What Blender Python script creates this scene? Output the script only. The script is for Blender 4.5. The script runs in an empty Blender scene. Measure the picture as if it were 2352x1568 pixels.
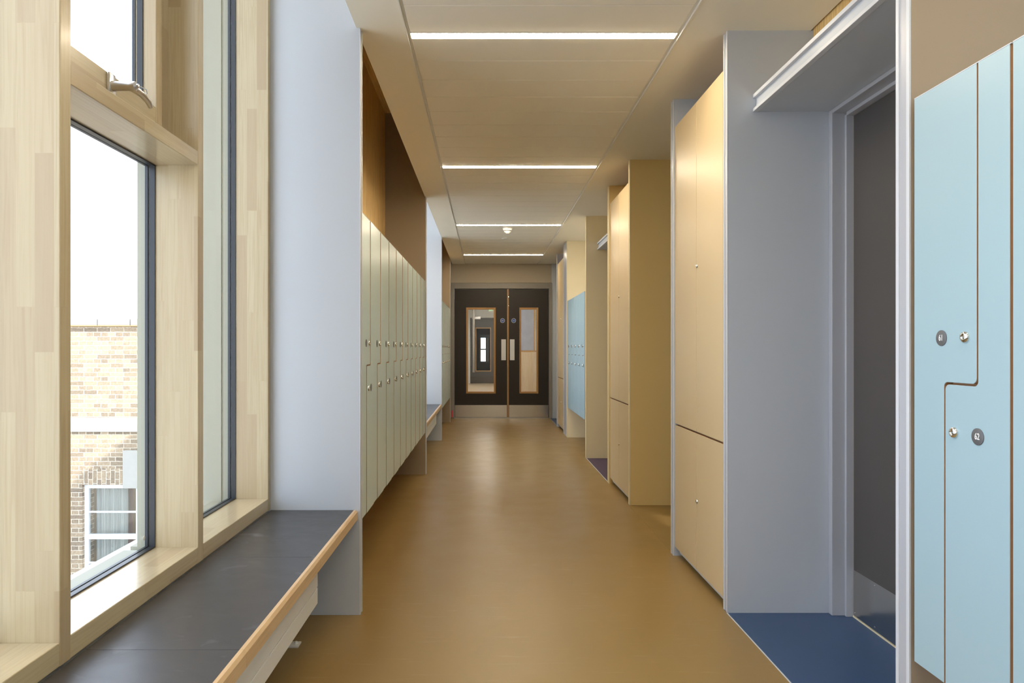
import bpy, bmesh, math, random
from mathutils import Vector, Matrix
random.seed(4)
S = bpy.context.scene
COL = S.collection
PI = math.pi

# ------------------------------------------------------------------ camera
cam_d = bpy.data.cameras.new('camera'); cam = bpy.data.objects.new('camera', cam_d); COL.objects.link(cam)
cam.location = (0, 0, 1.15); cam.rotation_euler = (PI/2, 0, 0)
cam_d.sensor_width = 36; cam_d.lens = 24; cam_d.clip_start = 0.05; cam_d.clip_end = 300
cam_d.shift_x = (1176-1117)/2352; cam_d.shift_y = (799.3-784)/2352
S.camera = cam

# ------------------------------------------------------------------ world, sun, exposure
W = bpy.data.worlds.new('world'); S.world = W; W.use_nodes = True
bg = W.node_tree.nodes['Background']
bg.inputs['Color'].default_value = (0.80, 0.90, 1.08, 1); bg.inputs['Strength'].default_value = 3.6
sd = bpy.data.lights.new('sun', 'SUN'); sd.energy = 16; sd.angle = math.radians(0.8); sd.color = (1, .95, .87)
sun = bpy.data.objects.new('sun', sd); COL.objects.link(sun); sun.location = (6, -3, 8)
sun.rotation_euler = Vector((-1, .45, -.78)).to_track_quat('-Z', 'Y').to_euler()
S.view_settings.view_transform = 'Standard'; S.view_settings.look = 'None'
S.view_settings.gamma = 1; S.view_settings.use_curve_mapping = False
S.view_settings.exposure = 0.14
LAMP = 78.0

# ------------------------------------------------------------------ materials
def new_mat(name):
    m = bpy.data.materials.new(name); m.use_nodes = True
    return m, m.node_tree, m.node_tree.nodes['Principled BSDF']
def paint(name, col, rough=.5, var=.04, scale=3.0, bump=.0, metal=0, spec=.5, bscale=300, aniso=0):
    m, t, b = new_mat(name); n = t.nodes; l = t.links
    b.inputs['Roughness'].default_value = rough; b.inputs['Metallic'].default_value = metal
    b.inputs['Specular IOR Level'].default_value = spec
    if aniso: b.inputs['Anisotropic'].default_value = aniso
    tc = n.new('ShaderNodeTexCoord'); no = n.new('ShaderNodeTexNoise'); no.inputs['Scale'].default_value = scale
    no.inputs['Detail'].default_value = 6; l.new(tc.outputs['Object'], no.inputs['Vector'])
    mx = n.new('ShaderNodeMix'); mx.data_type = 'RGBA'
    mx.inputs[6].default_value = tuple(c*(1-var) for c in col)+(1,); mx.inputs[7].default_value = tuple(min(1, c*(1+var)) for c in col)+(1,)
    l.new(no.outputs['Fac'], mx.inputs[0]); l.new(mx.outputs[2], b.inputs['Base Color'])
    if bump:
        n2 = n.new('ShaderNodeTexNoise'); n2.inputs['Scale'].default_value = bscale; l.new(tc.outputs['Object'], n2.inputs['Vector'])
        bp = n.new('ShaderNodeBump'); bp.inputs['Strength'].default_value = bump; bp.inputs['Distance'].default_value = .002
        l.new(n2.outputs['Fac'], bp.inputs['Height']); l.new(bp.outputs[0], b.inputs['Normal'])
    return m
def wood(name, axis, light, dark, streak, w=.042, length=.62, rough=.35, grain=.6, off=.5, coat=0.0):
    """finger-jointed laminated timber: staves run along axis, each stave a little different, fine grain over it"""
    m, t, b = new_mat(name); n = t.nodes; l = t.links
    tc = n.new('ShaderNodeTexCoord'); sx = n.new('ShaderNodeSeparateXYZ'); l.new(tc.outputs['Object'], sx.inputs[0])
    def add(a, c):
        q = n.new('ShaderNodeMath'); q.operation = 'ADD'; l.new(a, q.inputs[0]); l.new(c, q.inputs[1]); return q.outputs[0]
    if axis == 'Z': u = sx.outputs[2]; v = add(sx.outputs[0], sx.outputs[1])
    elif axis == 'Y': u = sx.outputs[1]; v = add(sx.outputs[0], sx.outputs[2])
    else: u = sx.outputs[0]; v = add(sx.outputs[1], sx.outputs[2])
    cb = n.new('ShaderNodeCombineXYZ'); l.new(u, cb.inputs[0]); l.new(v, cb.inputs[1])
    br = n.new('ShaderNodeTexBrick'); l.new(cb.outputs[0], br.inputs['Vector'])
    br.inputs['Scale'].default_value = 1; br.inputs['Brick Width'].default_value = length; br.inputs['Row Height'].default_value = w
    br.inputs['Mortar Size'].default_value = .0006; br.inputs['Mortar Smooth'].default_value = .6; br.offset = .37; br.squash = .7; br.squash_frequency = 3
    br.inputs['Color1'].default_value = (0, 0, 0, 1); br.inputs['Color2'].default_value = (1, 1, 1, 1); br.inputs['Mortar'].default_value = (.8, .8, .8, 1)
    rp = n.new('ShaderNodeValToRGB'); e = rp.color_ramp.elements
    e[0].position = 0; e[0].color = light+(1,); e[1].position = 1; e[1].color = dark+(1,)
    k = e.new(.62); k.color = tuple((a*.75+c*.25) for a, c in zip(light, dark))+(1,)
    l.new(br.outputs['Color'], rp.inputs[0])
    mp = n.new('ShaderNodeCombineXYZ')
    mu = n.new('ShaderNodeMath'); mu.operation = 'MULTIPLY'; mu.inputs[1].default_value = .035; l.new(u, mu.inputs[0])
    l.new(mu.outputs[0], mp.inputs[0]); l.new(v, mp.inputs[1]); l.new(br.outputs['Color'], mp.inputs[2])
    gn = n.new('ShaderNodeTexNoise'); gn.inputs['Scale'].default_value = 130; gn.inputs['Detail'].default_value = 4; gn.inputs['Distortion'].default_value = .6
    l.new(mp.outputs[0], gn.inputs['Vector'])
    g2 = n.new('ShaderNodeTexNoise'); g2.inputs['Scale'].default_value = 24; g2.inputs['Detail'].default_value = 2; l.new(mp.outputs[0], g2.inputs['Vector'])
    r1 = n.new('ShaderNodeValToRGB'); r1.color_ramp.elements[0].position = .42; r1.color_ramp.elements[1].position = .68; l.new(gn.outputs['Fac'], r1.inputs[0])
    mg = n.new('ShaderNodeMath'); mg.operation = 'MULTIPLY'; l.new(r1.outputs[0], mg.inputs[0]); l.new(g2.outputs['Fac'], mg.inputs[1])
    mh = n.new('ShaderNodeMath'); mh.operation = 'MULTIPLY'; mh.inputs[1].default_value = grain*1.6; l.new(mg.outputs[0], mh.inputs[0])
    mx = n.new('ShaderNodeMix'); mx.data_type = 'RGBA'; l.new(mh.outputs[0], mx.inputs[0]); l.new(rp.outputs[0], mx.inputs[6]); mx.inputs[7].default_value = streak+(1,)
    l.new(mx.outputs[2], b.inputs['Base Color']); b.inputs['Roughness'].default_value = rough
    b.inputs['Coat Weight'].default_value = coat; b.inputs['Coat Roughness'].default_value = .15
    return m
def glass_mat(name, tint=(1, 1, 1), refl=1.0):
    m, t, b = new_mat(name); n = t.nodes; l = t.links; n.remove(b); out = n['Material Output']
    tr = n.new('ShaderNodeBsdfTransparent'); tr.inputs[0].default_value = tint+(1,)
    gl = n.new('ShaderNodeBsdfGlossy'); gl.inputs['Roughness'].default_value = .01
    lw = n.new('ShaderNodeLayerWeight'); pw = n.new('ShaderNodeMath'); pw.operation = 'POWER'; pw.inputs[1].default_value = 5; l.new(lw.outputs['Facing'], pw.inputs[0])
    mu = n.new('ShaderNodeMath'); mu.operation = 'MULTIPLY_ADD'; mu.inputs[1].default_value = .96*refl; mu.inputs[2].default_value = .04*refl; l.new(pw.outputs[0], mu.inputs[0])
    mx = n.new('ShaderNodeMixShader'); l.new(mu.outputs[0], mx.inputs[0]); l.new(tr.outputs[0], mx.inputs[1]); l.new(gl.outputs[0], mx.inputs[2])
    l.new(mx.outputs[0], out.inputs[0]); return m
def emit(name, col, s):
    m, t, b = new_mat(name); b.inputs['Base Color'].default_value = (.8, .8, .8, 1)
    b.inputs['Emission Color'].default_value = col+(1,); b.inputs['Emission Strength'].default_value = s; return m

PL, PD, PS = (.51, .425, .265), (.42, .32, .19), (.40, .29, .16)
M = {}
M['pine_z'] = wood('pine_upright', 'Z', PL, PD, PS, coat=.2)
M['pine_y'] = wood('pine_rail', 'Y', PL, PD, PS, coat=.5, rough=.3)
M['oak_y'] = wood('oak_lipping', 'Y', (.66, .47, .27), (.56, .38, .21), (.46, .28, .13), w=.05, length=.9)
M['oak_z'] = wood('oak_frame_upright', 'Z', (.50, .28, .10), (.42, .22, .075), (.30, .15, .05), w=.2, length=3)
M['oak_x'] = wood('oak_frame_rail', 'X', (.50, .28, .10), (.42, .22, .075), (.30, .15, .05), w=.2, length=3)
M['clt_z'] = wood('spruce_board_upright', 'Z', (.94, .66, .28), (.84, .54, .20), (.34, .17, .045), w=.13, length=6, rough=.5, grain=.6)
M['clt_y'] = wood('spruce_board_roof', 'Y', (.94, .66, .28), (.84, .54, .20), (.34, .17, .045), w=.13, length=6, rough=.5, grain=.6)
M['grey'] = paint('pale_grey_laminate', (.52, .555, .61), .42, .02, 2, bump=.08)
M['cream'] = paint('cream_laminate', (.86, .745, .51), .42, .02, 2, bump=.08)
M['shaded_grey'] = paint('warm_shaded_grey_laminate', (.34, .27, .19), .42, .02, 2, bump=.08)  # grey laminate of the locker recesses, warm dim light put into its colour
M['frame_far'] = paint('brown_grey_frame_paint', (.27, .245, .215), .35, .02)
M['far_paint'] = paint('warm_grey_wall_paint', (.50, .43, .33), .7, .02, 2)
M['ochre'] = paint('ochre_laminate', (.76, .56, .24), .42, .03, 2, bump=.08)
M['edge_grey'] = paint('pale_grey_edge', (.60, .62, .66), .4, .02)
M['edge_ochre'] = paint('cream_edge', (.78, .68, .46), .4, .02)
M['wall_white'] = paint('white_wall_paint', (.84, .84, .82), .7, .02, 2, bump=.1)
M['ceiling'] = paint('off_white_ceiling_paint', (.88, .835, .72), .8, .02, 2, bump=.06)
M['plank'] = paint('off_white_metal_plank', (.88, .84, .745), .45, .015, 2)
M['locker_l'] = paint('pale_green_locker_laminate', (.56, .67, .655), .30, .02, 2, bump=.05, bscale=500)
M['locker_r'] = paint('pale_blue_locker_laminate', (.345, .485, .545), .34, .015, 2, bump=.05, bscale=500)
M['mdf'] = paint('brown_board_core', (.42, .23, .11), .7, .1, 40)
M['cup'] = paint('tan_cupboard_laminate', (.66, .51, .295), .38, .025, 2, bump=.05, bscale=500)
M['chrome'] = paint('polished_steel', (.75, .74, .72), .15, .02, metal=1)
M['satin'] = paint('satin_aluminium', (.70, .68, .66), .3, .03, metal=1)
M['steel'] = paint('brushed_steel', (.60, .57, .53), .19, .08, 5, metal=1)
M['dark_disc'] = paint('dark_grey_engraved_plastic', (.12, .12, .125), .4)
M['white_ink'] = paint('white_lettering', (.85, .85, .85), .5)
M['black'] = paint('black_rubber_gasket', (.025, .028, .035), .35)
M['out_frame'] = paint('grey_outer_frame', (.30, .30, .24), .5)
M['bench'] = None
M['rad'] = paint('white_enamel', (.78, .78, .74), .35, .01)
M['door_far'] = paint('dark_brown_door_laminate', (.020, .014, .010), .45, .1, 6)
M['door_side'] = paint('charcoal_door_laminate', (.075, .068, .064), .45, .06, 6, bump=.1)
M['frame_grey'] = paint('grey_gloss_frame_paint', (.42, .43, .47), .35, .02)
M['navy'] = paint('navy_vinyl', (.035, .075, .17), .35, .12, 4, bump=.05)
M['plum'] = paint('plum_carpet', (.085, .05, .075), .9, .3, 60, bump=.6, bscale=600)
M['glass'] = glass_mat('clear_glass', (.985, .995, .985))
M['tint_glass'] = glass_mat('tinted_glass', (.36, .36, .36), .6)
M['lamp'] = emit('lamp_diffuser', (1, .86, .64), LAMP)
M['added_lamp'] = emit('added_lamp_diffuser', (1, .93, .84), 75)
M['white_plastic'] = paint('white_plastic', (.82, .80, .74), .4, .01)
M['blue'] = paint('blue_sign', (.02, .08, .35), .4)
M['green'] = emit('green_exit_sign', (.05, .6, .15), .8)
M['red'] = paint('red_tape', (.7, .06, .08), .5)
M['stone'] = paint('pale_portland_stone', (.36, .355, .33), .8, .12, 6)
M['out_white'] = paint('white_timber_paint', (.72, .74, .76), .5, .02)
M['curtain'] = paint('white_net_curtain', (.72, .76, .76), .9, .05, 8)
M['mauve'] = paint('mauve_curtain', (.35, .22, .24), .9, .1, 8)
M['room'] = paint('beige_room_wall', (.34, .27, .18), .9, .1, 3)
M['tarmac'] = paint('grey_paving', (.42, .40, .37), .9, .2, 1.5)
M['white_panel'] = paint('blue_grey_glazed_panel', (.33, .35, .42), .15, .2, 5)
M['cream_wood'] = wood('pale_birch_panel', 'Z', (.62, .50, .36), (.56, .44, .30), (.46, .34, .22), w=.3, length=4)

def bench_mat():
    m, t, b = new_mat('charcoal_bench_laminate'); n = t.nodes; l = t.links
    tc = n.new('ShaderNodeTexCoord'); mp = n.new('ShaderNodeMapping'); mp.inputs['Scale'].default_value = (1, 1.6, 1); mp.inputs['Rotation'].default_value = (0, 0, .5)
    l.new(tc.outputs['Object'], mp.inputs[0])
    no = n.new('ShaderNodeTexNoise'); no.inputs['Scale'].default_value = 9; no.inputs['Detail'].default_value = 8; no.inputs['Distortion'].default_value = .8; l.new(mp.outputs[0], no.inputs[0])
    r = n.new('ShaderNodeValToRGB'); r.color_ramp.elements[0].position = .62; r.color_ramp.elements[0].color = (.048, .046, .050, 1)
    r.color_ramp.elements[1].position = .80; r.color_ramp.elements[1].color = (.13, .13, .145, 1); l.new(no.outputs[0], r.inputs[0])
    l.new(r.outputs[0], b.inputs['Base Color'])
    r2 = n.new('ShaderNodeMapRange'); r2.inputs[3].default_value = .28; r2.inputs[4].default_value = .42; l.new(no.outputs[0], r2.inputs[0]); l.new(r2.outputs[0], b.inputs['Roughness'])
    n2 = n.new('ShaderNodeTexNoise'); n2.inputs['Scale'].default_value = 500; l.new(tc.outputs['Object'], n2.inputs[0])
    bp = n.new('ShaderNodeBump'); bp.inputs['Strength'].default_value = .12; bp.inputs['Distance'].default_value = .001; l.new(n2.outputs[0], bp.inputs['Height']); l.new(bp.outputs[0], b.inputs['Normal'])
    return m
M['bench'] = bench_mat()
def floor_mat():
    m, t, b = new_mat('tan_linoleum'); n = t.nodes; l = t.links
    tc = n.new('ShaderNodeTexCoord')
    no = n.new('ShaderNodeTexNoise'); no.inputs['Scale'].default_value = 5; no.inputs['Detail'].default_value = 5; l.new(tc.outputs['Object'], no.inputs['Vector'])
    mp = n.new('ShaderNodeMapping'); mp.inputs['Scale'].default_value = (.35, 3, 1); l.new(tc.outputs['Object'], mp.inputs[0])
    n2 = n.new('ShaderNodeTexNoise'); n2.inputs['Scale'].default_value = 16; n2.inputs['Detail'].default_value = 5; l.new(mp.outputs[0], n2.inputs['Vector'])
    mx = n.new('ShaderNodeMix'); mx.data_type = 'RGBA'; l.new(no.outputs['Fac'], mx.inputs[0])
    mx.inputs[6].default_value = (.268, .166, .050, 1); mx.inputs[7].default_value = (.302, .196, .070, 1)
    sc = n.new('ShaderNodeMapRange'); sc.inputs[1].default_value = .60; sc.inputs[2].default_value = .80; sc.inputs[3].default_value = 0; sc.inputs[4].default_value = .35; l.new(n2.outputs['Fac'], sc.inputs[0])
    m2 = n.new('ShaderNodeMix'); m2.data_type = 'RGBA'; l.new(sc.outputs[0], m2.inputs[0]); l.new(mx.outputs[2], m2.inputs[6]); m2.inputs[7].default_value = (.42, .32, .19, 1)   # pale scuffs
    l.new(m2.outputs[2], b.inputs['Base Color'])
    r2 = n.new('ShaderNodeMapRange'); r2.inputs[1].default_value = .2; r2.inputs[2].default_value = .8; r2.inputs[3].default_value = .28; r2.inputs[4].default_value = .40; l.new(no.outputs['Fac'], r2.inputs[0]); l.new(r2.outputs[0], b.inputs['Roughness'])
    return m
M['floor'] = floor_mat()
def brick_mat(name, solid=False):
    m, t, b = new_mat(name); n = t.nodes; l = t.links
    tc = n.new('ShaderNodeTexCoord'); sx = n.new('ShaderNodeSeparateXYZ'); l.new(tc.outputs['Object'], sx.inputs[0])
    ad = n.new('ShaderNodeMath'); ad.operation = 'ADD'; l.new(sx.outputs[0], ad.inputs[0]); l.new(sx.outputs[1], ad.inputs[1])
    cb = n.new('ShaderNodeCombineXYZ')
    if solid: l.new(sx.outputs[2], cb.inputs[0]); l.new(ad.outputs[0], cb.inputs[1])
    else: l.new(ad.outputs[0], cb.inputs[0]); l.new(sx.outputs[2], cb.inputs[1])
    ns = n.new('ShaderNodeTexNoise'); ns.inputs['Scale'].default_value = 14; l.new(tc.outputs['Object'], ns.inputs[0])
    vm = n.new('ShaderNodeVectorMath'); vm.operation = 'MULTIPLY_ADD'; vm.inputs[1].default_value = (.012, .012, 0); l.new(ns.outputs['Color'], vm.inputs[0]); l.new(cb.outputs[0], vm.inputs[2])
    br = n.new('ShaderNodeTexBrick'); l.new(vm.outputs[0], br.inputs[0]); br.inputs['Scale'].default_value = 1
    br.inputs['Brick Width'].default_value = .225; br.inputs['Row Height'].default_value = .075; br.inputs['Mortar Size'].default_value = .006; br.inputs['Mortar Smooth'].default_value = .3
    br.squash = .55; br.squash_frequency = 2
    br.inputs['Color1'].default_value = (.36, .28, .19, 1); br.inputs['Color2'].default_value = (.19, .15, .11, 1); br.inputs['Mortar'].default_value = (.60, .53, .42, 1)
    n3 = n.new('ShaderNodeTexNoise'); n3.inputs['Scale'].default_value = 30; l.new(tc.outputs['Object'], n3.inputs[0])
    mx = n.new('ShaderNodeMix'); mx.data_type = 'RGBA'; mx.blend_type = 'OVERLAY'; mx.inputs[0].default_value = .5; l.new(br.outputs[0], mx.inputs[6]); l.new(n3.outputs[0], mx.inputs[7])
    l.new(mx.outputs[2], b.inputs['Base Color']); b.inputs['Roughness'].default_value = .9
    bp = n.new('ShaderNodeBump'); bp.inputs['Strength'].default_value = .6; bp.inputs['Distance'].default_value = .01; bp.invert = True
    l.new(br.outputs['Fac'], bp.inputs['Height']); l.new(bp.outputs[0], b.inputs['Normal'])
    return m
M['brick'] = brick_mat('yellow_stock_brick'); M['soldier'] = brick_mat('upright_brick_course', True)

# ------------------------------------------------------------------ geometry helpers
class MB:
    def __init__(self): self.bm = bmesh.new()
    def box(self, x0, x1, y0, y1, z0, z1, bev=0.0):
        b = bmesh.new(); bmesh.ops.create_cube(b, size=1)
        for v in b.verts: v.co = Vector(((x0+x1)/2+v.co.x*(x1-x0), (y0+y1)/2+v.co.y*(y1-y0), (z0+z1)/2+v.co.z*(z1-z0)))
        if bev: bmesh.ops.bevel(b, geom=list(b.edges), offset=bev, segments=2, affect='EDGES', profile=.5)
        self.merge(b); return self
    def merge(self, b, mat=None):
        me = bpy.data.meshes.new('t'); b.to_mesh(me); b.free()
        if mat is not None: me.transform(mat)
        self.bm.from_mesh(me); bpy.data.meshes.remove(me); return self
    def prism(self, pts, y0, y1, bev=0.0):          # polygon in the x-z plane, extruded along y
        b = bmesh.new(); f = b.faces.new([b.verts.new((p[0], y0, p[1])) for p in pts])
        r = bmesh.ops.extrude_face_region(b, geom=[f])
        for v in r['geom']:
            if isinstance(v, bmesh.types.BMVert): v.co.y = y1
        bmesh.ops.recalc_face_normals(b, faces=b.faces)
        if bev: bmesh.ops.bevel(b, geom=[e for e in b.edges if abs(e.verts[0].co.y-y0) < 1e-6 and abs(e.verts[1].co.y-y0) < 1e-6], offset=bev, segments=1, affect='EDGES')
        return self.merge(b)
    def yprism(self, pts, y0, y1): return self.prism(pts, y0, y1)
    def lathe(self, prof, c, axis='Z', seg=28):     # prof: (radius, height) pairs
        b = bmesh.new(); rings = []
        for r, h in prof:
            rings.append([b.verts.new((max(r, 1e-5)*math.cos(2*PI*i/seg), max(r, 1e-5)*math.sin(2*PI*i/seg), h)) for i in range(seg)])
        for a, c2 in zip(rings, rings[1:]):
            for i in range(seg): b.faces.new((a[i], a[(i+1) % seg], c2[(i+1) % seg], c2[i]))
        b.faces.new(rings[0][::-1]); b.faces.new(rings[-1]); bmesh.ops.recalc_face_normals(b, faces=b.faces)
        R = {'Z': Matrix.Identity(4), '-Z': Matrix.Rotation(PI, 4, 'X'), '-Y': Matrix.Rotation(PI/2, 4, 'X'), 'Y': Matrix.Rotation(-PI/2, 4, 'X'),
             'X': Matrix.Rotation(PI/2, 4, 'Y'), '-X': Matrix.Rotation(-PI/2, 4, 'Y')}[axis]
        return self.merge(b, Matrix.Translation(c) @ R)
    def tube(self, pts, rads, seg=14, flat=1.0):
        b = bmesh.new(); rings = []; P = [Vector(p) for p in pts]
        for i, p in enumerate(P):
            d = (P[min(i+1, len(P)-1)]-P[max(i-1, 0)]).normalized(); s = d.cross(Vector((0, 0, 1)))
            if s.length < .05: s = d.cross(Vector((0, 1, 0)))
            s.normalize(); u = s.cross(d).normalized(); r = rads[i] if isinstance(rads, (list, tuple)) else rads
            rings.append([b.verts.new(p+s*r*math.cos(2*PI*k/seg)+u*r*flat*math.sin(2*PI*k/seg)) for k in range(seg)])
        for a, c in zip(rings, rings[1:]):
            for k in range(seg): b.faces.new((a[k], a[(k+1) % seg], c[(k+1) % seg], c[k]))
        b.faces.new(rings[0][::-1]); b.faces.new(rings[-1]); bmesh.ops.recalc_face_normals(b, faces=b.faces)
        return self.merge(b)
    def build(self, name, mat, parent=None, smooth=False):
        me = bpy.data.meshes.new(name); self.bm.to_mesh(me); self.bm.free()
        me.materials.append(mat if not isinstance(mat, str) else M[mat])
        if smooth:
            for p in me.polygons: p.use_smooth = True
            me.set_sharp_from_angle(angle=math.radians(40))
        o = bpy.data.objects.new(name, me); COL.objects.link(o)
        if parent: o.parent = parent
        return o
def tag(o, label=None, cat=None, group=None, kind=None):
    if label: o['label'] = label
    if cat: o['category'] = cat
    if group: o['group'] = group
    if kind: o['kind'] = kind
    return o
def empty(name, loc=(0, 0, 0), rz=0):
    o = bpy.data.objects.new(name, None); COL.objects.link(o); o.location = loc; o.rotation_euler = (0, 0, rz); o.empty_display_size = .1; return o
def struct(o): o['kind'] = 'structure'; return o
def copy_tree(o, parent=None):
    c = o.copy(); COL.objects.link(c); c.parent = parent
    for ch in [q for q in bpy.data.objects if q.parent == o]: copy_tree(ch, c)
    return c
def text_mesh(name, s, size, mat, parent, loc, rot=(PI/2, 0, 0), sx=.8):
    cu = bpy.data.curves.new(name, 'FONT'); cu.body = s; cu.size = size; cu.extrude = .0003; cu.align_x = 'CENTER'; cu.align_y = 'CENTER'; cu.offset = size*.01
    t = bpy.data.objects.new(name+'_t', cu); COL.objects.link(t); bpy.context.view_layer.update()
    me = bpy.data.meshes.new_from_object(t.evaluated_get(bpy.context.evaluated_depsgraph_get())); bpy.data.objects.remove(t); bpy.data.curves.remove(cu)
    me.name = name; me.materials.clear(); me.materials.append(M[mat])
    o = bpy.data.objects.new(name, me); COL.objects.link(o); o.parent = parent; o.location = loc; o.rotation_euler = rot; o.scale = (sx, 1, 1); return o

CZ = 2.53      # ceiling
RZ = 3.29      # timber roof deck above
YB, YF = -5.0, 11.2
XW = -.925     # inner face of left wall / windows

# ------------------------------------------------------------------ floor and ceiling
struct(MB().box(-.93, 1.046, YB, YF+.16, -.08, 0).build('floor', 'floor'))
struct(MB().box(1.046, 1.62, 3.02, 3.81, -.08, 0).box(1.046, 3.69, 3.81, 5.02, -.08, 0).box(1.62, 3.69, 3.02, 3.81, -.08, 0)
       .box(1.046, 1.62, 5.02, 5.83, -.08, 0).box(1.046, 1.62, 7.14, 10.0, -.08, 0).box(1.046, 1.62, YB, 1.70, -.08, 0).build('floor', 'floor'))
struct(MB().box(1.046, 1.70, 1.70, 3.02, -.08, 0).build('floor', 'navy'))
struct(MB().box(1.046, 1.70, 10.0, 11.36, -.08, 0).build('floor', 'navy'))
struct(MB().box(1.046, 1.70, 5.83, 7.14, -.08, 0).build('floor', 'plum'))
for k, (a, b) in enumerate([(1.73, 2.965), (5.84, 7.13), (10.02, 11.19), (3.84, 4.99)]):     # pale weld line where the two floor finishes meet
    struct(MB().box(1.0435, 1.0485, a, b, 0, .0012).build('trim_%d' % (k+1), 'edge_grey' if k < 3 else 'floor'))

PX0, PX1 = -.335, .840
lights = [(-3.7), (-1.4), .82, 3.02, 5.204, 7.665, 10.1]
cl = MB()
cl.box(-.545, PX0-.018, YB, YF, CZ, CZ+.03)
cl.box(PX1+.018, 1.046, YB, YF, CZ, CZ+.03)
for a, b, xr in [(YB, 1.70, 1.62), (1.70, 2.99, 1.41), (2.99, 3.81, 1.62), (3.81, 5.02, 3.69), (5.02, 5.84, 1.62), (5.84, 7.16, 1.41), (7.16, 10.0, 1.62), (10.0, YF, 1.62)]:
    cl.box(1.046, xr, a, b, CZ, CZ+.03)
cl.box(1.62, 3.69, 3.02, 3.81, CZ, CZ+.03)
cl.box(-.56, -.545, YB, YF, CZ, RZ-.01)       # upstand of the ceiling beside the windows
cl.box(PX0-.018, PX1+.018, YB, YF, CZ+.05, CZ+.06)
ceil = struct(cl.build('ceiling', 'ceiling'))
pl = MB(); edges = [YB]+sum([[q-.029, q+.029] for q in lights], [])+[YF]
for a, b in zip(edges[::2], edges[1::2]):
    nn = max(1, round((b-a)/.24))
    for i in range(nn):
        y0 = a+(b-a)*i/nn; y1 = a+(b-a)*(i+1)/nn
        pl.box(PX0, PX1, y0+.0012, y1-.0012, CZ+.002, CZ+.025, .004)
pl.build('ceiling_plank', 'plank', ceil)
MB().box(PX0-.018, PX0-.012, YB, YF, CZ-.004, CZ+.03).box(PX0-.012, PX0-.0012, YB, YF, CZ+.008, CZ+.03).box(PX1+.012, PX1+.018, YB, YF, CZ-.004, CZ+.03).box(PX1+.0012, PX1+.012, YB, YF, CZ+.008, CZ+.03).build('ceiling_trim', 'white_plastic', ceil)
struct(MB().box(-1.3, 3.76, YB-.1, YF+.1, RZ, RZ+.05).build('ceiling', 'clt_y'))
lab = ['', 'glowing strip light in the ceiling behind the viewpoint', 'glowing strip light in the ceiling above the viewpoint', 'longest and nearest glowing ceiling strip light, at the top of the photo',
       'second glowing ceiling strip light, counting from the near end of the corridor', 'glowing ceiling strip light just before the smoke detector', 'farthest and shortest glowing ceiling strip light, before the double doors']
proto = None
for i, y in enumerate(lights):
    if i == 0: continue
    if proto is None:
        r = empty('ceiling_light', (0, y, CZ)); proto = r
        MB().box(PX0+.004, PX1-.004, -.0245, .0245, -.0008, .012).build('diffuser', 'lamp', r)
        MB().box(PX0, PX1, -.0285, -.0255, 0, .03).box(PX0, PX1, .0255, .0285, 0, .03).box(PX0, PX0+.003, -.0285, .0285, 0, .03).box(PX1-.003, PX1, -.0285, .0285, 0, .03).box(PX0, PX1, -.0285, .0285, .025, .03).build('housing', 'white_plastic', r)
    else: r = copy_tree(proto); r.location = (0, y, CZ)
    tag(r, lab[i], 'ceiling light', 'strip lights across the ceiling')

sm = empty('smoke_detector', (.245, 7.86, CZ))
tag(sm, 'white domed smoke detector on the ceiling beyond the third strip light', 'smoke detector')
MB().lathe([(.056, .0), (.056, .014), (.052, .024), (.044, .032)], (0, 0, .004), '-Z').build('base', 'white_plastic', sm, True)
MB().lathe([(.036, .030), (.036, .040)], (0, 0, .004), '-Z').build('vent', 'dark_disc', sm, True)
MB().lathe([(.043, .040), (.040, .046), (.024, .056), (.018, .064), (.012, .066)], (0, 0, .004), '-Z').build('cap', 'white_plastic', sm, True)
tag(MB().lathe([(.041, 0), (.041, .006), (.036, .010)], (.235, 8.6, CZ+.004), '-Z').build('ceiling_sensor', 'white_plastic', smooth=True), 'small flat white disc on the ceiling just past the smoke detector', 'sensor')

# ------------------------------------------------------------------ walls and fins
def fin(name, sx, xe, xo, y0, y1, z0, z1, mat, em):
    """full-height board panel; its corridor edge is two lippings with a groove between. sx: +1 right side, -1 left"""
    m = MB(); a, b = sorted((xe+sx*.006, xo)); m.box(a, b, y0, y1, z0, z1)
    o = struct(m.build(name, mat)); g = MB(); w = min(.012, (y1-y0)*.28)
    for p, q in ((y0, y0+w), (y1-w, y1)):
        a, b = sorted((xe, xe+sx*.006)); g.box(a, b, p, q, z0, z1, .0012)
    g.build('edge_lipping', em, o)
    a, b = sorted((xe+sx*.003, xe+sx*.0065)); MB().box(a, b, y0+w, y1-w, z0, z1).build('edge_groove', 'ochre' if em == 'edge_ochre' else 'frame_grey', o); return o
fin('wall_left', -1, -.5425, -1.30, 2.943, 2.988, 0, RZ, 'grey', 'edge_grey')
fin('wall_left', -1, -.548, -1.30, 6.215, 6.27, 0, RZ, 'shaded_grey', 'edge_grey')
fin('wall_left', -1, -.555, -1.30, 8.49, 8.54, 0, RZ, 'grey', 'edge_grey')
fin('wall_left', -1, -.557, -1.30, 10.58, 10.64, 0, RZ, 'shaded_grey', 'edge_grey')
struct(MB().box(-1.30, -.92, 2.99, 6.214, 0, RZ).build('wall_left', 'clt_z'))
struct(MB().box(-1.30, -.92, 8.541, 10.579, 0, RZ).build('wall_left', 'clt_z'))
struct(MB().box(-1.30, -.60, 10.641, YF, 0, RZ).build('wall_left', 'grey'))
struct(MB().box(-1.30, -.93, YB, 2.942, -.08, .44).box(-1.30, -.93, 6.271, 8.489, -.08, .44).build('wall_left', 'wall_white'))     # under the windows

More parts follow.
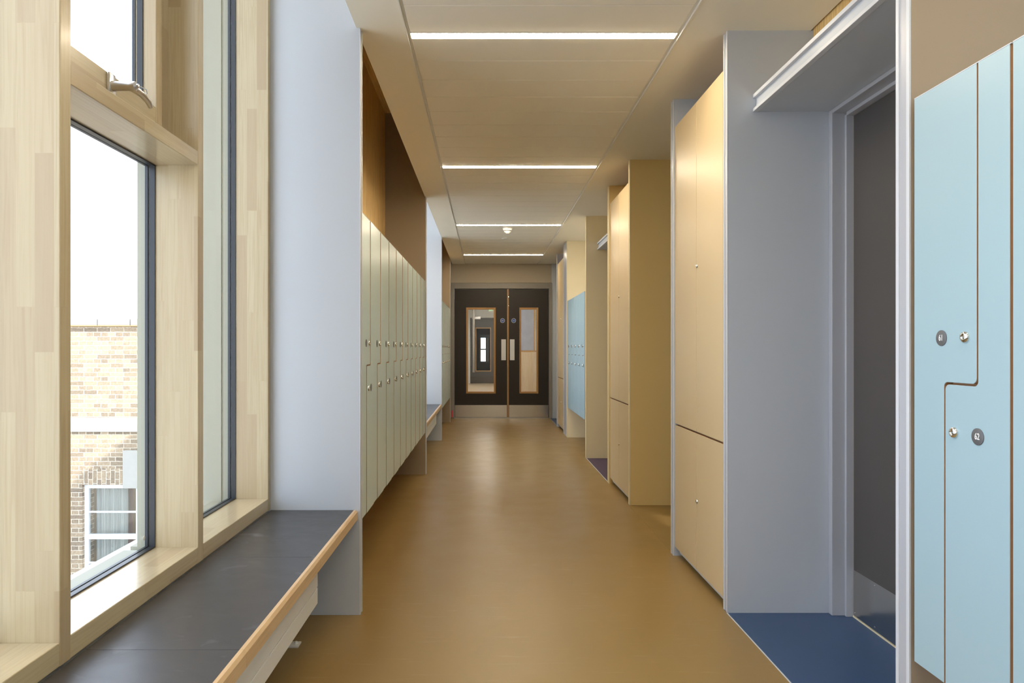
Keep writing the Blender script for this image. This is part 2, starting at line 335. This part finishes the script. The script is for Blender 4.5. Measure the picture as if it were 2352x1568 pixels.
fin('wall_right', 1, 1.035, 1.75, 1.672, 1.727, 0, CZ, 'shaded_grey', 'edge_grey')
fin('wall_right', 1, 1.046, 1.75, 2.967, 3.015, 0, CZ, 'grey', 'edge_grey')
fin('wall_right', 1, 1.036, 1.62, 3.785, 3.835, 0, CZ, 'grey', 'edge_grey')
fin('wall_right', 1, 1.049, 3.70, 5.00, 5.045, 0, CZ, 'ochre', 'edge_ochre')
fin('wall_right', 1, 1.040, 1.75, 5.80, 5.86, 0, CZ, 'ochre', 'edge_ochre')
fin('wall_right', 1, 1.042, 1.75, 7.135, 7.185, 0, CZ, 'cream', 'edge_ochre')
fin('wall_right', 1, 1.040, 1.62, 8.79, 8.85, 0, CZ, 'cream', 'edge_ochre')
fin('wall_right', 1, 1.040, 1.62, 8.855, 9.22, 0, CZ, 'grey', 'edge_grey')
fin('wall_right', 1, 1.034, 1.75, 9.985, 10.03, 0, CZ, 'grey', 'edge_grey')
struct(MB().box(1.43, 1.50, YB, 1.671, 0, CZ).build('wall_right', 'wall_white'))
struct(MB().box(1.60, 1.68, 3.016, 3.784, 0, CZ).build('wall_right', 'grey'))
struct(MB().box(1.605, 1.68, 5.046, 5.799, 0, CZ).build('wall_right', 'ochre'))
struct(MB().box(1.43, 1.5, 7.186, 8.789, 0, CZ).build('wall_right', 'cream'))
struct(MB().box(1.605, 1.68, 9.221, 9.984, 0, CZ).build('wall_right', 'grey'))
# side lobby with a small tinted window high in its outer wall
struct(MB().box(3.6, 3.7, 3.02, 3.28, 0, CZ).box(3.6, 3.7, 3.62, 4.999, 0, CZ).box(3.6, 3.7, 3.28, 3.62, 0, 1.62).box(3.6, 3.7, 3.28, 3.62, 1.98, CZ).build('wall_lobby', 'wall_white'))
struct(MB().box(1.69, 3.6, 3.0, 3.019, 0, CZ).build('wall_lobby', 'wall_white'))
struct(MB().box(3.64, 3.65, 3.281, 3.619, 1.621, 1.979).build('window_3', 'tint_glass'))

struct(MB().box(1.76, 1.80, YB, YF+.12, CZ+.04, RZ).box(3.71, 3.75, YB, YF+.12, 2.9, RZ).build('wall_right', 'wall_white'))
# far wall round the double door
struct(MB().box(-1.3, -.585, YF, YF+.12, 0, RZ).box(-.585, 1.07, YF, YF+.12, 2.222, RZ).box(1.07, 1.75, YF, YF+.12, 0, RZ).build('wall_far', 'far_paint'))
struct(MB().box(1.07, 1.30, YF-.012, YF-.001, 0, CZ).build('trim_5', 'grey'))
# wall behind the viewpoint
struct(MB().box(-1.3, 1.6, YB-.1, YB, 0, RZ).build('wall_back', 'wall_white'))

# ------------------------------------------------------------------ windows
GX = -1.088
def window(idx, ya, yb, mull, sash_at=None):
    r = struct(empty('window_%d' % idx, (0, 0, 0)))
    m = MB(); pos = [(ya, ya+.032)]+mull+[(yb-.032, yb)]
    for a, b in pos:
        q = MB(); q.box(-1.07, -.930, a, b, .455, RZ-.002, .002); q.build('mullion', 'pine_z', r)
        MB().box(-1.125, -1.092, a-.004 if a != ya else a, b+.004 if b != yb else b, .455, RZ-.002).build('outer_frame', 'out_frame', r)
    for (a0, a1), (b0, b1) in zip(pos, pos[1:]):
        y0, y1 = a1, b0
        MB().box(-1.07, -.931, y0, y1, .4555, .5075, .002).build('sill', 'pine_y', r)
        MB().box(-1.07, -.931, y0, y1, RZ-.06, RZ-.002, .002).build('head', 'pine_y', r)
        MB().box(-1.17, -1.092, y0, y1, .45, .498).build('outer_sill', 'out_frame', r)
        def pane(y0, y1, z0, z1, x=GX, par=r, g=.0045):
            MB().box(x-.002, x+.002, y0+.001, y1-.001, z0+.001, z1-.001).build('glass_pane', 'glass', par)
            gk = MB()
            for s in (0, 1):
                xa, xb = (x+.003, x+.020) if s == 0 else (x-.012, x-.003)
                gk.box(xa, xb, y0, y0+g, z0, z1).box(xa, xb, y1-g, y1, z0, z1).box(xa, xb, y0+g, y1-g, z0, z0+g).box(xa, xb, y0+g, y1-g, z1-g, z1)
            gk.build('gasket', 'black', par)
        if sash_at is not None and any(abs(b0-s) < .05 for s in sash_at):
            MB().box(-1.07, -.931, y0, y1, 1.741, 1.786, .002).build('transom', 'pine_y', r)
            pane(y0, y1, .5075, 1.741)
            MB().box(-1.10, -1.026, y0, y0+.083, 1.786, RZ-.06).box(-1.10, -1.026, y1-.083, y1, 1.786, RZ-.06).build('fixed_stile', 'pine_z', r)
            MB().box(-1.10, -1.026, y0+.083, y1-.083, 1.786, 1.832).build('fixed_rail', 'pine_y', r)
            s = MB(); s0, s1 = y0+.045, y1-.078
            s.box(-1.075, -1.010, s0, s0+.037, 1.80, RZ-.07, .002).box(-1.075, -1.010, s1-.037, s1, 1.80, RZ-.07, .002)
            so = s.build('opening_sash', 'pine_z', r)
            MB().box(-1.075, -1.0105, s0+.037, s1-.037, 1.8, 1.887, .002).box(-1.075, -1.0105, s0+.037, s1-.037, RZ-.13, RZ-.07).build('sash_rail', 'pine_y', so)
            pane(s0+.037, s1-.037, 1.887, RZ-.13, GX+.018, so)
            h = MB(); hy, hz = (s0+s1)/2-.02, 1.852
            h.box(-1.0105, -1.001, hy-.017, hy+.017, hz-.034, hz+.034, .004)
            h.lathe([(.0135, 0), (.0135, .005), (.0125, .007), (.0125, .050), (.0130, .055), (.0120, .062), (.006, .066), (.006, .070), (.0045, .071)], (-1.002, hy, hz), 'X')
            h.tube([(-.958, hy, hz), (-.952, hy+.02, hz-.001), (-.948, hy+.05, hz-.004), (-.946, hy+.08, hz-.012), (-.949, hy+.10, hz-.021)], [.0125, .0125, .0105, .009, .0065], flat=.8)
            ho = h.build('window_handle', 'satin', so, True)
            MB().tube([(-.944, hy, hz), (-.930, hy+.004, hz+.001), (-.920, hy+.018, hz-.003), (-.926, hy+.034, hz-.007), (-.940, hy+.038, hz-.006)], .0012, 8).build('key_wire', 'chrome', so, True)
        else:
            pane(y0, y1, .5075, RZ-.06)
    return r
w1 = window(1, -4.3, 2.9425, [(a, a+.04) for a in (-3.495, -2.783, -2.071, -1.36, -.647, .065, .777, 1.489, 2.204)], [2.204, .777, -.647])
w2 = window(2, 6.2705, 8.4895, [(7.36, 7.40)])
# pale outer wall reveals beside each window bay
struct(MB().box(-1.30, -1.126, 2.90, 2.942, .44, RZ).box(-1.30, -1.126, 6.271, 6.30, .44, RZ).box(-1.30, -1.126, 8.46, 8.489, .44, RZ).box(-1.30, -.93, YB, -4.301, .44, RZ).build('wall_left', 'out_frame'))
tag(MB().lathe([(.007, 0), (.007, .0006)], (GX+.0022, 2.165, .548), 'X').build('glass_sticker', 'white_plastic', smooth=True), 'tiny round white sticker low on the window glass', 'sticker')

# ------------------------------------------------------------------ benches and radiators
def bench(y0, y1, label, joints, rad, rlabel):
    r = empty('window_bench', (0, 0, 0)); tag(r, label, 'bench', 'benches under the windows')
    ys = [y0]+joints+[y1]; t = MB()
    for a, b in zip(ys, ys[1:]): t.box(-.928, -.571, a+.0006, b-.0006, .4125, .4525, .0008)
    t.build('seat', 'bench', r)
    e = MB()
    for a, b in zip(ys, ys[1:]):
        e.prism([(-.571, .4115), (-.571, .4527), (-.5615, .4527), (-.5545, .4455), (-.5545, .4115)], a+.0004, b-.0004)
    e.build('front_lipping', 'oak_y', r)
    n = 2 if y0 > 0 else 4
    for i in range(n):                       # steel posts under the seat, each on a bolted foot
        y = y1-.30-i*1.5
        MB().box(-.81, -.775, y-.017, y+.017, .005, .4124, .002).build('leg', 'rad', r)
        f = MB().box(-.83, -.722, y-.024, y+.024, .0, .006, .001).lathe([(.008, 0), (.008, .004), (.004, .005), (.004, .010)], (-.737, y+.003, .005), 'Z', 8).build('foot_plate', 'rad', r)
    q = empty('radiator', (0, 0, 0)); tag(q, rlabel, 'radiator', 'radiators under the benches')
    a, b = rad
    for z0, z1 in ((.242, .2985), (.3015, .392)):
        MB().box(-.615, -.600, a, b, z0, z1, .002).build('front_panel', 'rad', q)
    MB().box(-.76, -.616, a+.01, b-.001, .25, .39, .003).build('casing', 'rad', q)
    for y in (a+.1, (a+b)/2-.3): MB().box(-.70, -.68, y-.01, y+.01, 0, .251).build('support', 'rad', q)
bench(-4.3, 2.9425, 'long charcoal window bench with pale wood front edge, in the foreground', [-1.3, .4, 1.58, 2.28], (-4.1, 2.43), 'white grooved radiator casing hanging under the foreground bench')
bench(6.2705, 8.4895, 'far charcoal window bench glimpsed beyond the left lockers', [7.4], (6.4, 8.2), 'white radiator casing under the far window bench')

# ------------------------------------------------------------------ lockers
LH = 1.362; LW = .302
def arc(cx, cz, r, a0, a1, n=5): return [(cx+r*math.cos(math.radians(a0+(a1-a0)*i/n)), cz+r*math.sin(math.radians(a0+(a1-a0)*i/n))) for i in range(n+1)]
def core_edges(o):                                   # brown board core shows along the sawn door edges
    o.data.materials.append(M['mdf'])
    for p in o.data.polygons:
        if abs(p.normal.y) < .3: p.material_index = 1
    return o
def make_locker(mat, depth, nums=None, proud=0.0):
    r = empty('locker')
    zm = .680; g = .0025
    # carcass
    MB().box(.003, LW-.003, .0185, depth, .002, LH-.002).build('body', 'mdf', r)
    MB().box(0, LW+.004, .0, depth, LH, LH+.002).build('top_panel', 'edge_grey', r)
    la = [(0, 0), (.1095-g, 0)]+arc(.1095-g+.012, zm+g-.012, .012, 180, 90)+arc(.2125-g-.012, zm+g+.012, .012, -90, 0)+[(.2125-g, LH), (0, LH)]
    lb = [(.1095+g, 0), (LW, 0), (LW, LH), (.2125+g, LH)]+arc(.2125+g-.012, zm-g+.012, .012, 0, -90)+arc(.1095+g+.012, zm-g-.012, .012, 90, 180)
    for k, (poly, lock, disc) in enumerate(((la, (.177, .783), (.100, .782)), (lb, (.142, .572), (.215, .572)))):
        d = core_edges(MB().prism(poly, -proud*k, .018, .0008).build('door', mat, r))
        MB().lathe([(.0125, 0), (.0125, .003), (.010, .006), (.007, .007), (.0065, .0045), (.005, .0045), (.0, .006)], (lock[0], -proud*k, lock[1]), '-Y', 24).build('lock', 'chrome', d, True)
        if nums is None:
            MB().lathe([(.018, 0), (.018, .0015), (.017, .002)], (disc[0], -proud*k, disc[1]), '-Y', 28).build('number_disc', 'dark_disc', d, True)
        else:
            dd = MB().lathe([(.018, 0), (.018, .0015), (.017, .002)], (disc[0], -proud*k, disc[1]), '-Y', 28).build('number_disc', 'dark_disc', d, True)
            if nums[k]:
                # disc and its engraved figures form one part
                cu = text_mesh('digits', nums[k], .0175, 'white_ink', None, (0, 0, 0)); me = cu.data
                me.transform(Matrix.Translation((disc[0], -.0022, disc[1])) @ Matrix.Rotation(PI/2, 4, 'X') @ Matrix.Diagonal((.82, 1.1, 1, 1)))
                dm = dd.data; dm.materials.append(M['white_ink']); bm = bmesh.new(); bm.from_mesh(dm); n0 = len(bm.faces); bm.from_mesh(me); bm.faces.ensure_lookup_table()
                for f in bm.faces[n0:]: f.material_index = 1
                bm.to_mesh(dm); bm.free(); bpy.data.objects.remove(cu)
    return r
ORD = ['first', 'second', 'third', 'fourth', 'fifth', 'sixth', 'seventh', 'eighth', 'ninth', 'tenth']
pr = make_locker('locker_l', .366, None, .0025)
for i in range(10):
    o = pr if i == 0 else copy_tree(pr)
    o.location = (-.552, 3.035+.31*i, .391); o.rotation_euler = (0, 0, PI/2)
    tag(o, '%s pale green two-door locker of the long left bank, counted from the window bench' % ORD[i] if i not in (0, 9) else
        ('pale green two-door locker at the near end of the left bank, beside the white panel' if i == 0 else 'pale green two-door locker at the far end of the long left bank'), 'locker', 'left bank of pale green lockers')
for i in range(6):
    o = copy_tree(pr); o.location = (-.560, 8.60+.31*i, .391); o.rotation_euler = (0, 0, PI/2)
    tag(o, '%s pale green locker of the far left bank, counted towards the double doors' % ORD[i], 'locker', 'far left bank of lockers')
pb = make_locker('locker_r', .388)
for i in range(5):
    o = pb if i == 0 else copy_tree(pb)
    o.location = (1.042, 8.765-.31*i, .391); o.rotation_euler = (0, 0, -PI/2)
    tag(o, '%s pale blue locker of the far right bank, counted from the double doors' % ORD[i], 'locker', 'far right bank of pale blue lockers')
pn = make_locker('locker_r', .392, ('61', '62')); pn.location = (1.038, 1.656, .391); pn.rotation_euler = (0, 0, -PI/2)
tag(pn, 'large pale blue locker numbered 61 and 62 in the right foreground', 'locker', 'near right bank of lockers')
for i in (1, 2, 3):
    o = copy_tree(pb); o.location = (1.038, 1.656-.31*i, .391); o.rotation_euler = (0, 0, -PI/2)
    tag(o, ['', 'pale blue locker cut by the right edge of the photo', 'pale blue locker just outside the right edge, beside the cut-off one', 'pale blue locker two places outside the right edge of the photo'][i], 'locker', 'near right bank of lockers')

# ------------------------------------------------------------------ tall cupboards
def cupboard(yfar, w, x, label, depth=.55):
    r = empty('tall_cupboard', (x, yfar, 0), -PI/2); tag(r, label, 'cupboard', 'tan full-height cupboards')
    MB().box(.002, w-.002, .019, depth, .05, 2.373).build('body', 'mdf', r)
    pl = MB().box(.0, w, .055, .075, 0, .050).build('plinth', 'frame_grey', r)
    MB().box(.05, w, .012, .055, .030, .046).build('plinth_trim', 'edge_grey', r)
    h = w/2
    for z0, z1, lz in ((.050, .7255, .39), (.7345, 2.375, 1.557)):
        for s in (0, 1):
            a, b = (.0015, h-.0015) if s == 0 else (h+.0015, w-.0015)
            d = core_edges(MB().box(a, b, 0, .018, z0, z1, .0012).build('door', 'cup', r))
            if s == 1: MB().lathe([(.010, 0), (.010, .003), (.0075, .006), (.004, .0065)], (h+.016, 0, lz), '-Y', 20).build('lock', 'chrome', d, True)
    return r
cupboard(3.783, .766, 1.046, 'nearest tan full-height cupboard, between the two grey panels on the right')
cupboard(5.798, .751, 1.052, 'middle tan full-height cupboard, between ochre panels on the right')
cupboard(9.983, .761, 1.046, 'farthest tan full-height cupboard, beside the double doors on the right')

# ------------------------------------------------------------------ side doors with canopy
def side_door(idx, yn, yf, wmat, canlabel):
    """door in the recess between fins at yn (near) and yf (far)"""
    r = struct(empty('door_%d' % idx)); X = 1.572
    j = yf-.014; nj = j-.98
    f = MB()
    # far jamb: architrave, reveal, stop
    f.box(1.487, 1.62, j-.016, yf, 0, 2.177, .0015); f.box(1.541, 1.62, j-.030, j-.016, 0, 2.150, .0012)
    f.box(1.487, 1.62, nj, nj+.03, 0, 2.177, .0015); f.box(1.541, 1.62, nj+.03, nj+.044, 0, 2.150, .0012)
    f.box(1.487, 1.62, nj+.03, j-.016, 2.160, 2.177, .0015); f.box(1.541, 1.62, nj+.044, j-.030, 2.145, 2.160, .0012)
    f.build('door_frame', 'frame_grey', r)
    lf = MB().box(X, X+.044, nj+.046, j-.032, .008, 2.143).build('door_leaf', 'door_side', r)
    MB().box(X-.0005, X+.044, j-.0322, j-.0312, .008, 2.143).box(X-.0005, X+.044, nj+.0452, nj+.046, .008, 2.143).build('leaf_lipping', 'oak_z', lf)
    MB().box(X-.0015, X, nj+.05, j-.034, .010, .203).build('kick_plate', 'steel', lf)
    sc = MB()
    for yy in (j-.042, j-.19, (nj+j)/2-.1, nj+.06):
        for zz in (.022, .190): sc.lathe([(.003, 0), (.003, .0012), (.001, .0016)], (X-.0015, yy, zz), '-X', 10)
    sc.build('screw', 'chrome', lf)
    MB().box(X-.003, X+.05, nj+.03, j-.016, 0, .006).build('threshold', 'edge_ochre', r)
    struct(MB().box(1.50, 1.68, yn, nj, 0, 2.177).box(1.63, 1.70, nj, yf, 0, 2.177).build('wall_right', 'grey'))
    struct(MB().box(1.42, 1.50, yn, yf, 2.25, RZ-.3).build('wall_right', wmat))
    c = empty('door_canopy', (0, 0, 0)); tag(c, canlabel, 'canopy', 'grey canopies over the side doors')
    MB().box(1.172, 1.62, yn, yf, 2.178, 2.249).build('soffit_board', 'grey', c)
    MB().box(1.158, 1.180, yn, yf, 2.176, 2.190, .001).build('lower_lip', 'edge_grey', c)
    MB().box(1.158, 1.180, yn, yf, 2.235, 2.251, .001).build('upper_lip', 'edge_grey', c)
side_door(2, 1.728, 2.966, 'clt_z', 'grey lipped canopy over the charcoal door in the right foreground')
side_door(4, 5.861, 7.134, 'ochre', 'small pale canopy end seen beyond the middle cupboard on the right')
# grey door leaf area of the farthest recess
struct(MB().box(1.60, 1.68, 10.031, YF-.001, 0, CZ).build('wall_right', 'grey'))

# ------------------------------------------------------------------ far double door
def vision(parent, x0, x1, z0, z1, y):
    MB().box(x0, x0+.030, y-.012, y+.056, z0, z1, .002).box(x1-.030, x1, y-.012, y+.056, z0, z1, .002).build('vision_frame_stile', 'oak_z', parent)
    MB().box(x0+.03, x1-.03, y-.012, y+.056, z0, z0+.032, .002).box(x0+.03, x1-.03, y-.012, y+.056, z1-.032, z1, .002).build('vision_frame_rail', 'oak_x', parent)
    MB().box(x0+.029, x1-.029, y+.020, y+.026, z0+.030, z1-.030).build('vision_glass', 'glass', parent)
def leaf(parent, x0, x1, z0, z1, y, vx0, vx1, vz0, vz1, mat='door_far'):
    m = MB(); m.box(x0, vx0+.001, y, y+.044, z0, z1).box(vx1-.001, x1, y, y+.044, z0, z1).box(vx0+.001, vx1-.001, y, y+.044, z0, vz0+.001).box(vx0+.001, vx1-.001, y, y+.044, vz1-.001, z1)
    o = m.build('door_leaf', mat, parent); vision(o, vx0, vx1, vz0, vz1, y); return o
def px(x, D=YF): return (x-1117)*D/1568
def pz(y, D=YF): return 1.15-(y-799.3)*D/1568
d1 = struct(empty('door_1')); yd = YF+.01
L = leaf(d1, px(1043.8), px(1165), .012, 2.122, yd, px(1070.5), px(1138.5), pz(903.5), pz(706))
R = leaf(d1, px(1168.5), px(1260.3), .012, 2.122, yd, px(1193), px(1236.5), pz(903.5), pz(706))
MB().box(px(1165), px(1168.2), yd-.004, yd+.04, .012, 2.122).build('meeting_strip', 'oak_z', L)
for lf, a, b, s, sp in ((L, px(1044), px(1164.8), 1154.3, (1151.5, 1162)), (R, px(1168.8), px(1260), 1180, (1171.3, 1181.8))):
    MB().box(a+.003, b-.003, yd-.0015, yd, .016, .216, .0005).build('kick_plate', 'steel', lf)
    MB().box(px(sp[0]), px(sp[1]), yd-.002, yd, pz(827), pz(779), .0008).build('push_plate', 'satin', lf)
    sg = MB().lathe([(.037, 0), (.037, .001)], (px(s), yd, pz(736)), '-Y', 36).build('door_sign', 'white_ink', lf)
    MB().lathe([(.0325, 0), (.0325, .0006)], (px(s), yd-.001, pz(736)), '-Y', 36).build('sign_face', 'blue', sg)
    cu = text_mesh('sign_lettering', 'Fire door\nkeep shut', .0125, 'white_ink', None, (px(s), yd-.0019, pz(736))); cu.parent = sg
f = MB()
for a, b in ((px(1036), px(1043.4)), (px(1260.7), px(1268))):
    f.box(a, b, YF-.022, YF+.12, 0, 2.218, .002)
f.box(px(1043.4), px(1260.7), YF-.022, YF+.12, 2.126, 2.218, .002)
f.box(px(1041.5), px(1043.5), YF-.012, YF+.008, 0, 2.126).box(px(1260.6), px(1262.5), YF-.012, YF+.008, 0, 2.126)
f.build('door_frame', 'frame_far', d1)
MB().box(px(1043.4), px(1260.7), YF-.02, YF+.07, 0, .010, .002).build('threshold', 'satin', d1)
tag(MB().box(px(1037), px(1040), YF-.026, YF-.0225, .02, .13, .001).build('red_tape', 'red'), 'short strip of red tape at the foot of the left door frame', 'tape')

# ------------------------------------------------------------------ corridor beyond the double door
Y2 = 22.3
struct(MB().box(-.62, 1.6, YF+.12, Y2+6, -.08, 0).build('floor', 'cream_wood'))
struct(MB().box(-.70, 1.7, YF+.12, Y2+6, 2.40, 2.46).build('ceiling', 'wall_white'))
struct(MB().box(-.70, -.60, YF+.12, Y2+6, 0, 2.4).build('wall_beyond', 'wall_white'))
struct(MB().box(1.6, 1.7, YF+.12, Y2+6, 0, 2.4).build('wall_beyond', 'wall_white'))
struct(MB().box(.56, 1.6, 14.4, 14.5, 0, .02).box(.56, 1.6, 14.4, 14.5, 2.1, 2.4).box(.56, .60, 14.4, 14.5, .02, 2.1).box(1.14, 1.6, 14.4, 14.5, .02, 2.1).build('wall_beyond', 'wall_white'))
d5 = struct(empty('door_5'))
MB().box(.60, 1.14, 14.42, 14.46, .02, 1.075).build('lower_panel', 'cream_wood', d5)
MB().box(.60, 1.00, 14.42, 14.46, 1.10, 2.09).build('upper_panel', 'white_panel', d5)
MB().box(.60, 1.14, 14.41, 14.47, 1.075, 1.10).box(1.00, 1.03, 14.41, 14.47, 1.10, 2.09).build('glazing_bar', 'oak_x', d5)
MB().box(1.04, 1.06, 14.38, 14.42, 1.55, 1.75).build('hinge', 'satin', d5)
def p2(x): return px(x, Y2)
def z2(y): return pz(y, Y2)
d3 = struct(empty('door_3'))
D3 = leaf(d3, p2(1080.5), .40, .012, 2.13, Y2, p2(1092), p2(1128), z2(853), z2(752), 'door_side')
MB().box(-.60, p2(1080), Y2-.02, Y2+.08, 0, 2.4).box(p2(1080), 1.6, Y2-.02, Y2+.08, 2.14, 2.4).box(.41, 1.6, Y2-.02, Y2+.08, 0, 2.14).build('door_surround', 'wall_white', d3)
MB().box(p2(1084), p2(1104), Y2-.07, Y2-.001, z2(733), z2(728)+.02, .004).build('door_closer', 'satin', D3)
tag(MB().tube([(-.385, 20.6, 2.39), (-.385, 20.6, 1.2), (-.385, 20.6, .42)], .032).build('conduit', 'frame_far', smooth=True), 'grey vertical pipe seen through the left door glass', 'pipe')
es = empty('exit_sign', (.17, 15.6, 1.985)); tag(es, 'green and white hanging exit sign seen through the left door glass', 'sign')
MB().box(-.12, .12, -.012, .012, 0, .16, .003).build('panel', 'white_plastic', es)
MB().box(-.11, -.03, -.015, -.0125, .02, .14).build('pictogram', 'green', es)
MB().box(-.1, -.095, -.004, .004, .16, .416).box(.095, .1, -.004, .004, .16, .416).build('hanger', 'satin', es)
for y in (13.2, 16.5, 20.0):  # out-of-view strips, added to brighten the corridor behind the door glass
    tag(MB().box(-.1, .7, y-.06, y+.06, 2.385, 2.399).build('ceiling_light', 'added_lamp'), 'added unseen strip light of the corridor beyond the double doors, %s' % {13.2: 'nearest', 16.5: 'middle', 20.0: 'farthest'}[y], 'ceiling light', 'added strip lights beyond the double doors')
struct(MB().box(-.6, -.27, Y2+5, Y2+5.1, 0, 2.4).box(.10, 1.6, Y2+5, Y2+5.1, 0, 2.4).box(-.27, .10, Y2+5, Y2+5.1, 0, .62).box(-.27, .10, Y2+5, Y2+5.1, 1.56, 2.4).build('wall_beyond', 'door_side'))
struct(MB().box(-.27, .10, Y2+5.04, Y2+5.06, 1.08, 1.13).box(-.27, -.22, Y2+5.04, Y2+5.06, .62, 1.56).box(-.03, .10, Y2+5.02, Y2+5.07, .62, 1.56).build('window_4', 'oak_z'))
struct(MB().box(-.6, 1.6, Y2+.09, Y2+4.99, 2.37, 2.395).box(-.598, -.58, Y2+.09, Y2+4.99, 0, 2.37).box(1.58, 1.598, Y2+.09, Y2+4.99, 0, 2.37).box(-.58, 1.58, Y2+.09, Y2+4.99, .001, .01).build('wall_beyond', 'door_side'))

# ------------------------------------------------------------------ brick building across the yard
YN = 11.5; s = YN/1568
def nx(x): return (x-1117)*s
def nz(y): return 1.15-(y-799.3)*s
nb = empty('brick_building', (-7, YN, -4.2)); tag(nb, 'yellow brick building with stone band seen through the window glass', 'building')
def npart(mb, name, mat, par=nb):
    o = mb.build(name, mat, par)
    if par == nb: o.matrix_parent_inverse = Matrix.Translation((7, -YN, 4.2))
    return o
x0, x1, zt, zb = nx(189), nx(324)+.9, nz(1113), -3.2
w = MB(); w.box(-14, x0, YN, YN+.35, -4.2, nz(750)).box(x1, -3.6, YN, YN+.35, -4.2, nz(750)).box(x0, x1, YN, YN+.35, zt+.275, nz(750)).box(x0, x1, YN, YN+.35, -4.2, zb)
npart(w, 'wall', 'brick')
npart(MB().box(x0-.0, x1, YN-.002, YN+.35, zt, zt+.275), 'lintel', 'soldier')
npart(MB().box(-14, -3.6, YN-.05, YN+.40, nz(750)+.004, nz(750)+.02), 'lead_flashing', 'mdf')
cp = MB(); xx = -14
while xx < -3.7:
    ww = random.uniform(.5, .8); cp.box(xx+.006, min(xx+ww, -3.6)-.006, YN-.04, YN+.4, nz(750)+.02, nz(731), .01); xx += ww
npart(cp, 'coping', 'stone')
npart(MB().box(-14, -3.6, YN-.035, YN+.001, nz(991), nz(959), .005), 'stone_band', 'stone')
npart(MB().box(nx(288), nx(330), YN-.09, YN+.1, nz(1119), nz(1033), .006), 'stone_corbel', 'stone')
wf = MB(); yy = YN+.06
ft = .055
wf.box(x0, x0+.07, yy, yy+.06, zb, zt).box(nx(308), nx(312), yy, yy+.06, zb, zt).box(nx(312)+.012, nx(323), yy-.02, yy+.06, zb, zt).box(x0, x1, yy-.004, yy+.059, zt-.07, zt-.001)
wf.box(x0, x1, yy-.005, yy+.06, nz(1240), nz(1229)).box(x0+.07, nx(308), yy+.01, yy+.03, nz(1179.5), nz(1175.5)).box(x0+.07, nx(308), yy+.01, yy+.03, nz(1297), nz(1293)).box(x1-.07, x1, yy, yy+.06, zb, zt).box(x0, x1, yy-.004, yy+.059, zb, zb+.07)
wn = npart(wf, 'window', 'out_white')
pn2 = MB().box(x0+.07, x1-.07, yy+.03, yy+.034, zb, zt-.05).build('pane', 'glass', wn)
def curtain(xa, xb, mat):
    b = bmesh.new(); n = 120; cols = []
    for i in range(n+1):
        x = xa+(xb-xa)*i/n; y = yy+.16+.022*math.sin(i*.95)+.010*math.sin(i*.37+1)
        cols.append([b.verts.new((x, y, zb)), b.verts.new((x+.01*math.sin(i*.2), y, (zb+zt)/2)), b.verts.new((x, y, zt-.06))])
    for a, c in zip(cols, cols[1:]):
        for k in (0, 1): b.faces.new((a[k], c[k], c[k+1], a[k+1]))
    bmesh.ops.solidify(b, geom=list(b.faces), thickness=.004)
    return MB().merge(b).build('curtain', mat, wn, True)
curtain(nx(204), nx(282), 'curtain'); curtain(nx(280), nx(289), 'mauve')
npart(MB().box(x0-.2, x1+.2, YN+1.0, YN+1.05, zb-.3, zt+.3).box(x0-.2, x0-.15, YN+.36, YN+1, zb-.3, zt+.3).box(x1+.15, x1+.2, YN+.36, YN+1, zb-.3, zt+.3), 'room_wall', 'room')
struct(MB().box(-40, -1.3, -30, 30, -4.3, -4.2).build('ground', 'tarmac'))
